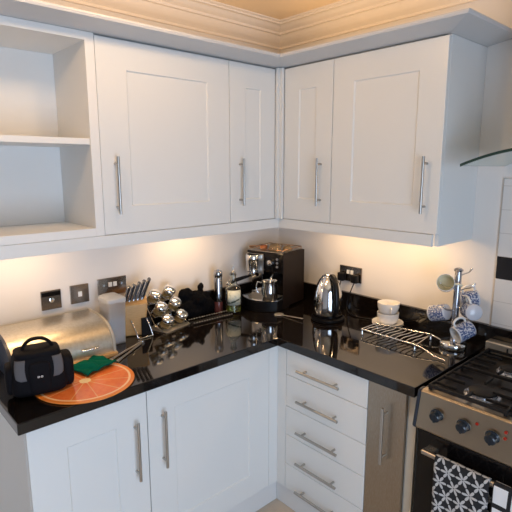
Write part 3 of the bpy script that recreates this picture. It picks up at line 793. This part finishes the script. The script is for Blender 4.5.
# ------------------------------------------------------------------ trivet
tv = thing('cooling_rack', 'wavy chrome wire rack with two long prongs', 'rack', (-.218, -1.008, ZW), 0)
zr = .028
m = MB(); fr_ = [(-.085, .140, zr), (-.085, -.145, zr), (.092, -.125, zr), (.036, .140, zr)]
m.tube(sm([fr_[0], ((-.085), 0, zr), fr_[1]], 4), .0035, 8); m.tube([fr_[3], fr_[2]], .0035, 8); m.tube([fr_[0], fr_[3]], .003, 8); m.tube([fr_[1], fr_[2]], .003, 8)
m.build('frame', chrome, tv, smooth=60)
for k in range(10):
    y = .115-k*.0262
    xr = .036+(.092-.036)*(.140-y)/.265
    P = []
    for i in range(17):
        t_ = i/16; P.append((-.085+(xr+.085)*t_, y+.006*sin(t_*2*pi), zr+.001+.0*t_))
    m = MB(); m.tube(P, .0030, 7); m.build('wire_bar', chrome, tv, smooth=60)
for x, y in ((-.085, .135), (.038, .132), (-.085, -.140), (.090, -.122)):
    MB().lathe([(0, 0), (.007, 0), (.008, .004), (.005, .012), (.0035, zr-.003), (0, zr-.003)], (x, y, 0), 14).build('foot', chrome, tv, smooth=50)
m = MB(); m.tube(sm([(-.085, -.145, zr), (-.088, -.19, .020), (-.098, -.24, .008), (-.102, -.288, .005)]), .0030, 8); m.build('prong', chrome, tv, smooth=60)
m = MB(); m.tube(sm([(.090, -.125, zr), (.088, -.15, .022), (.10, -.185, .008), (.122, -.215, .005)]), .0035, 8); m.build('prong', chrome, tv, smooth=60)

# ------------------------------------------------------------------ mug tree
mt = thing('mug_tree', 'chrome mug tree with five hanging mugs beside the cooker', 'mug tree', (-.135, -1.240, ZW))
MB().lathe([(0, 0), (.056, 0), (.058, .003), (.057, .022), (.052, .028), (.020, .031), (0, .031)], n=40).build('base', chrome, mt, smooth=40)
MB().lathe([(0, .0315), (.0145, .0315), (.0145, .345), (.019, .348), (.020, .354), (.012, .360), (0, .360)], n=24).build('post', pm('grey_chrome', (.45, .45, .48), .18, 1.), mt, smooth=40)
def hook(az, z, L=.075):
    d_ = Vector((cos(az), sin(az), 0))
    P = [d_*.012+Vector((0, 0, z)), d_*.03+Vector((0, 0, z+.006)), d_*L*.8+Vector((0, 0, z+.012)), d_*L+Vector((0, 0, z+.026))]
    m = MB(); m.tube(sm([tuple(p_) for p_ in P], 4), .0036, 8); m.sphere(tuple(P[-1]), .0055, 10); m.build('hook', chrome, mt, smooth=60)
# right vector of the picture is about (-42 deg); viewer direction about -132 deg
hooks = [(R(138), .268), (R(-42), .262), (R(-100), .185), (R(165), .170), (R(-145), .130), (R(-20), .325)]
for az, z in hooks: hook(az, z)
def mug(lab, mat, inner, loc, M):
    g_ = thing('mug', lab, 'mug', loc, 0, None)
    g_.rotation_euler = M.to_euler(); g_.scale = (.9, .9, .9)
    MB().lathe([(0, 0), (.033, 0), (.038, .004), (.040, .012), (.041, .088), (.0405, .0895), (.0385, .0895)], n=40).build('body', mat, g_, smooth=50)
    MB().lathe([(.0384, .0893), (.0375, .012), (.034, .006), (0, .005)], n=40).build('inside', inner, g_, smooth=50)
    m = MB(); m.tube(sm([(.039, 0, .075), (.058, 0, .078), (.070, 0, .062), (.070, 0, .040), (.058, 0, .022), (.039, 0, .020)]), .0052, 10)
    m.build('handle', inner, g_, smooth=60)
    return g_
cream_in = pm('cream_glaze', (.88, .80, .58), .15)
white_in = pm('white_glaze', (.78, .78, .77), .15)
def basis(zdir, xdir):
    z_ = Vector(zdir).normalized(); x_ = Vector(xdir); x_ = (x_-z_*x_.dot(z_)).normalized(); y_ = z_.cross(x_)
    return Matrix(((x_.x, y_.x, z_.x, 0), (x_.y, y_.y, z_.y, 0), (x_.z, y_.z, z_.z, 0), (0, 0, 0, 1)))
RT = Vector((.74, -.673, 0)); FW = Vector((-.673, -.74, 0)); UP = Vector((0, 0, 1))      # right, toward viewer, up
mc = Vector((-.135, -1.240, ZW))
def mug_at(lab, mat, inner, r_, f_, u_, zd, xd):
    """body centre offset from the post foot (right, toward viewer, up), axis towards mouth zd, handle side xd, in the same frame"""
    tr = lambda a: RT*a[0]+FW*a[1]+UP*a[2]
    z_ = tr(zd).normalized()
    loc = mc+tr((r_, f_, u_))-z_*.04
    return mug(lab, mat, inner, loc, basis(z_, tr(xd)))
mug_at('pale cream mug hanging at the upper left of the mug tree', white_in, cream_in, -.052, .0, .292, (-.35, .80, .30), (.8, .2, -.1))
mug_at('blue and white mug hanging at the upper right of the mug tree', blue_m, white_in, .066, -.034, .212, (.95, .1, .15), (-.2, .1, 1))
mug_at('blue and white mug showing its pale base, right of the post', blue_m, white_in, .046, .050, .182, (.12, -1., -.12), (-.3, 0, 1))
mug_at('blue and white mug at the lower left behind the post', blue_m, white_in, -.056, -.034, .150, (-.55, -.72, -.30), (.75, 0, -.1))
mug_at('blue and white mug tilted low at the front of the mug tree', blue_m, white_in, .002, .088, .104, (-.88, .2, -.35), (-.3, 0, .95))

# ------------------------------------------------------------------ cooker
ck = thing('cooker', 'freestanding steel and black gas cooker with four burners', 'cooker', (-.034, -1.352, 0), -pi/2)
# local x: along width (0..0.6), local y: toward wall 0 .. -depth to front
CW = .60
bx('body', black_matt, (0, CW, -.555, 0, .02, .896), ck, bevel=.002)
bx('hob', pm('black_enamel', (.012, .010, .009), .3, spec=.2), (0, CW, -.584, 0, .8965, .909), ck, bevel=.003)
m = MB(); B = m.bm
pr = [(-.585, .7725), (-.612, .7725), (-.620, .782), (-.594, .908), (-.586, .913), (-.5565, .913), (-.5565, .7725)]
m.prism(pr, .008, CW-.008, Mt); m.build('control_panel', steel, ck, bevel=.0015)
for xa, xb in ((-.004, .0075), (CW-.0075, CW+.004)):
    m = MB(); m.prism([(y-.003 if y < -.56 else y, z) for y, z in pr], xa, xb, Mt); m.build('panel_end_cap', pm('blue_black_plastic', (.02, .025, .035), .35), ck, bevel=.003)
fn = Vector((0, -.135, -.028)).normalized()
fx = Matrix.Rotation(math.atan2(.028, .135), 4, 'X')
knob_m = pm('knob_black', (.012, .018, .026), .18)
for k in range(6):
    x = .079+k*.094; c = Vector((x, -.6065, .848))
    T = Matrix.Translation(c) @ Rx(pi/2+math.atan2(.028, .135)*1)
    m = MB(); m.lathe([(0, 0), (.023, 0), (.023, .004), (.019, .007), (.018, .022), (.015, .025), (0, .025)], n=28, M=T)
    m.box(-.0035, .0035, -.016, .016, .0245, .028, T); kn = m.build('knob', knob_m, ck, smooth=40)
    m = MB(); m.lathe([(.0235, .0), (.0255, .0), (.0255, .0015), (.0235, .0015)], n=28, M=T); m.build('knob_ring', nickel, kn, smooth=40)
redm = pm('red_indicator', (.35, .02, .01), .2)
for x, z in ((.215, .870), (.305, .878), (.305, .858)):
    c = Vector((x, -.6035 if z > .865 else -.606, z)); MB().lathe([(0, 0), (.0055, 0), (.005, .004), (0, .005)], n=14, M=Matrix.Translation(c) @ Rx(pi/2+.2)).build('indicator', redm, ck, smooth=40)
bx('oven_door', black_gloss, (.004, CW-.004, -.597, -.5555, .10, .765), ck, bevel=.004)
for xa in (.053, CW-.090): hb = MB().box(xa, xa+.037, -.640, -.597, .699, .719).build('handle_bracket', pm('pale_steel_bracket', (.72, .68, .62), .25, .9), ck, bevel=.002)
MB().tube([(.054, -.645, .713), (CW-.054, -.645, .713)], .0095, 16).build('door_handle', nickel, ck, smooth=40)
bx('plinth_panel', black_matt, (.004, CW-.004, -.590, -.5555, .02, .095), ck)
# rear guard
m = MB(); m.box(.006, CW-.006, -.052, -.002, .9095, .962); bg_ = m.build('rear_guard', pm('guard_steel', (.66, .60, .50), .38, .9), ck, bevel=.006, seg=3)
m = MB()
for k in range(5): m.box(.095+k*.10, .102+k*.10, -.0532, -.0522, .932, .950)
m.build('vent_slot', black_matt, bg_)
# burners and grates
for k, (x, y, r_) in enumerate(((.172, -.470, .050), (.165, -.195, .040), (.435, -.455, .036), (.435, -.195, .044))):
    MB().lathe([(0, 0), (r_*1.25, 0), (r_*1.2, .004), (r_*1.02, .006), (r_*.98, .013), (0, .013)], (x, y, .9095), 36).build('burner_ring', pm('burner_alloy', (.55, .56, .60), .25, .9), ck, smooth=40)
    MB().lathe([(0, 0), (r_*.92, 0), (r_*.92, .004), (r_*.8, .007), (0, .008)], (x, y, .923), 36).build('burner_cap', cast_iron, ck, smooth=40)
for x0 in (.022, .308):
    gx0, gx1, gy0, gy1, gz = x0, x0+.27, -.572, -.055, .934
    m = MB(); t_ = .0038
    m.box(gx0, gx1, gy0, gy0+2*t_, gz-.012, gz); m.box(gx0, gx1, gy1-2*t_, gy1, gz-.012, gz); m.box(gx0, gx0+2*t_, gy0+2*t_, gy1-2*t_, gz-.012, gz); m.box(gx1-2*t_, gx1, gy0+2*t_, gy1-2*t_, gz-.012, gz)
    cxm = (gx0+gx1)/2; cy = (gy0+gy1)/2
    m.box(gx0+2*t_, gx1-2*t_, cy-t_, cy+t_, gz-.012, gz)
    for yc in (-.465, -.195):
        m.box(gx0+2*t_, cxm-.048, yc-.004, yc+.004, gz-.010, gz+.002); m.box(cxm+.048, gx1-2*t_, yc-.004, yc+.004, gz-.010, gz+.002)
        m.box(cxm-.004, cxm+.004, yc+.052, yc+.118, gz-.010, gz+.002); m.box(cxm-.004, cxm+.004, yc-.102, yc-.052, gz-.010, gz+.002)
        for s_ in (-1, 1):
            m.box(gx0+2*t_, cxm-.05, yc+s_*.065-.003, yc+s_*.065+.003, gz-.010, gz); m.box(cxm+.05, gx1-2*t_, yc+s_*.065-.003, yc+s_*.065+.003, gz-.010, gz)
    for xx in (gx0+.001, gx1-.011):
        for yy in (gy0+.001, gy1-.011, cy-.005): m.box(xx, xx+.010, yy, yy+.010, .9095, gz-.012)
    m.build('pan_support', cast_iron, ck, bevel=.0015)

# towels over the oven handle
def towel(lab, mat, y0, y1, zf, zb, ph):
    m = MB(); B = m.bm; uvl = B.loops.layers.uv.new('UVMap'); nx_, path = 26, []
    bxw, bz, r_ = -.679, .713, .0125
    for i in range(15): path.append((bxw+r_+.002, zb+(bz-zb)*i/14))
    for i in range(1, 9): a = pi*i/9; path.append((bxw+cos(a)*r_, bz+sin(a)*r_))
    for i in range(25): path.append((bxw-r_, bz-(bz-zf)*i/24))
    s_ = [0]
    for a, b_ in zip(path[:-1], path[1:]): s_.append(s_[-1]+math.hypot(b_[0]-a[0], b_[1]-a[1]))
    vs = {}
    for j, (x, z) in enumerate(path):
        for i in range(nx_+1):
            t__ = i/nx_; y = y0+(y1-y0)*t__
            k = min(1, max(0, (bz-z)/.18))
            front = j > 22
            dx = (.0055*sin(t__*9+ph)+.003*sin(t__*17+ph*2))*k*(1 if front else -.3)
            if not front: dx = abs(dx)*-.3
            else: dx = -abs(dx)-.001
            vs[i, j] = (B.verts.new((x+dx, y+.004*k*sin(t__*5+z*9), z)), (y, s_[j]))
    for j in range(len(path)-1):
        for i in range(nx_):
            q_ = [vs[i, j], vs[i+1, j], vs[i+1, j+1], vs[i, j+1]]
            f = B.faces.new([v[0] for v in q_])
            for lp, v in zip(f.loops, q_): lp[uvl].uv = v[1]
    o = m.build('tea_towel', mat, smooth=180); q_ = o.modifiers.new('s', 'SOLIDIFY'); q_.thickness = .002; q_.offset = 0
    return tag(o, lab, 'towel')
towel('black tea towel with white flower pattern on the oven handle', flower_m, -1.458, -1.640, .30, .42, .4)
towel('white and black checked tea towel on the oven handle', check_m, -1.652, -1.815, .33, .45, 2.0)

# ------------------------------------------------------------------ extractor hood
hd = thing('extractor_hood', 'curved glass extractor hood over the cooker', 'cooker hood', (-.002, -1.64, 1.700))
m = MB(); B = m.bm; n = 28; rs = []
for i in range(n+1):
    t_ = -1+2*i/n; y = .30*t_; z = .005+.062*(1-t_*t_)
    rs.append([B.verts.new((x, y, z+dz)) for x, dz in ((0, 0), (-.402, 0), (-.402, .006), (0, .006))])
for A, D_ in zip(rs[:-1], rs[1:]):
    for i in (0, 2): B.faces.new((A[i], A[(i+1) % 4], D_[(i+1) % 4], D_[i]))
B.faces.new(rs[0]); B.faces.new(rs[-1])
for A, D_ in zip(rs[:-1], rs[1:]): B.faces.new((A[3], A[0], D_[0], D_[3]))
m.build('glass_canopy', hood_glass, hd, smooth=30)
m = MB(); B = m.bm; rs = []
for i in range(n+1):
    t_ = -1+2*i/n; y = .30*t_; z = .005+.062*(1-t_*t_)
    rs.append([B.verts.new((x, y, z+dz)) for x, dz in ((-.403, -.002), (-.411, -.002), (-.411, .008), (-.403, .008))])
for A, D_ in zip(rs[:-1], rs[1:]):
    for i in range(4): B.faces.new((A[i], A[(i+1) % 4], D_[(i+1) % 4], D_[i]))
B.faces.new(rs[0]); B.faces.new(rs[-1])
m.build('glass_edge', hood_edge, hd, smooth=30)
bx('motor_box', steel, (-.30, 0, -.14, .14, .075, .13), hd, bevel=.004)
bx('chimney', steel_v, (-.24, 0, -.12, .12, .1305, .69), hd, bevel=.002)

# ------------------------------------------------------------------ camera
cam = bpy.data.cameras.new('camera'); co = bpy.data.objects.new('camera', cam); C.objects.link(co); sc.camera = co
cam.sensor_width = 36; cam.sensor_fit = 'HORIZONTAL'; cam.lens = 36*478.41/512; cam.clip_start = .02
y_, t_, r_ = R(47.6931), R(-10.4493), R(-.0589)
fw = Vector((cos(t_)*cos(y_), cos(t_)*sin(y_), sin(t_))); rt = Vector((sin(y_), -cos(y_), 0)); up = rt.cross(fw)
rt2 = cos(r_)*rt+sin(r_)*up; up2 = -sin(r_)*rt+cos(r_)*up
M = Matrix((( rt2.x, up2.x, -fw.x, -2.1507), (rt2.y, up2.y, -fw.y, -2.1487), (rt2.z, up2.z, -fw.z, 1.6997), (0, 0, 0, 1)))
co.matrix_world = M
vs_ = sc.view_settings; vs_.view_transform = 'Standard'; vs_.look = 'None'; vs_.gamma = 1; vs_.use_curve_mapping = False; vs_.exposure = 0
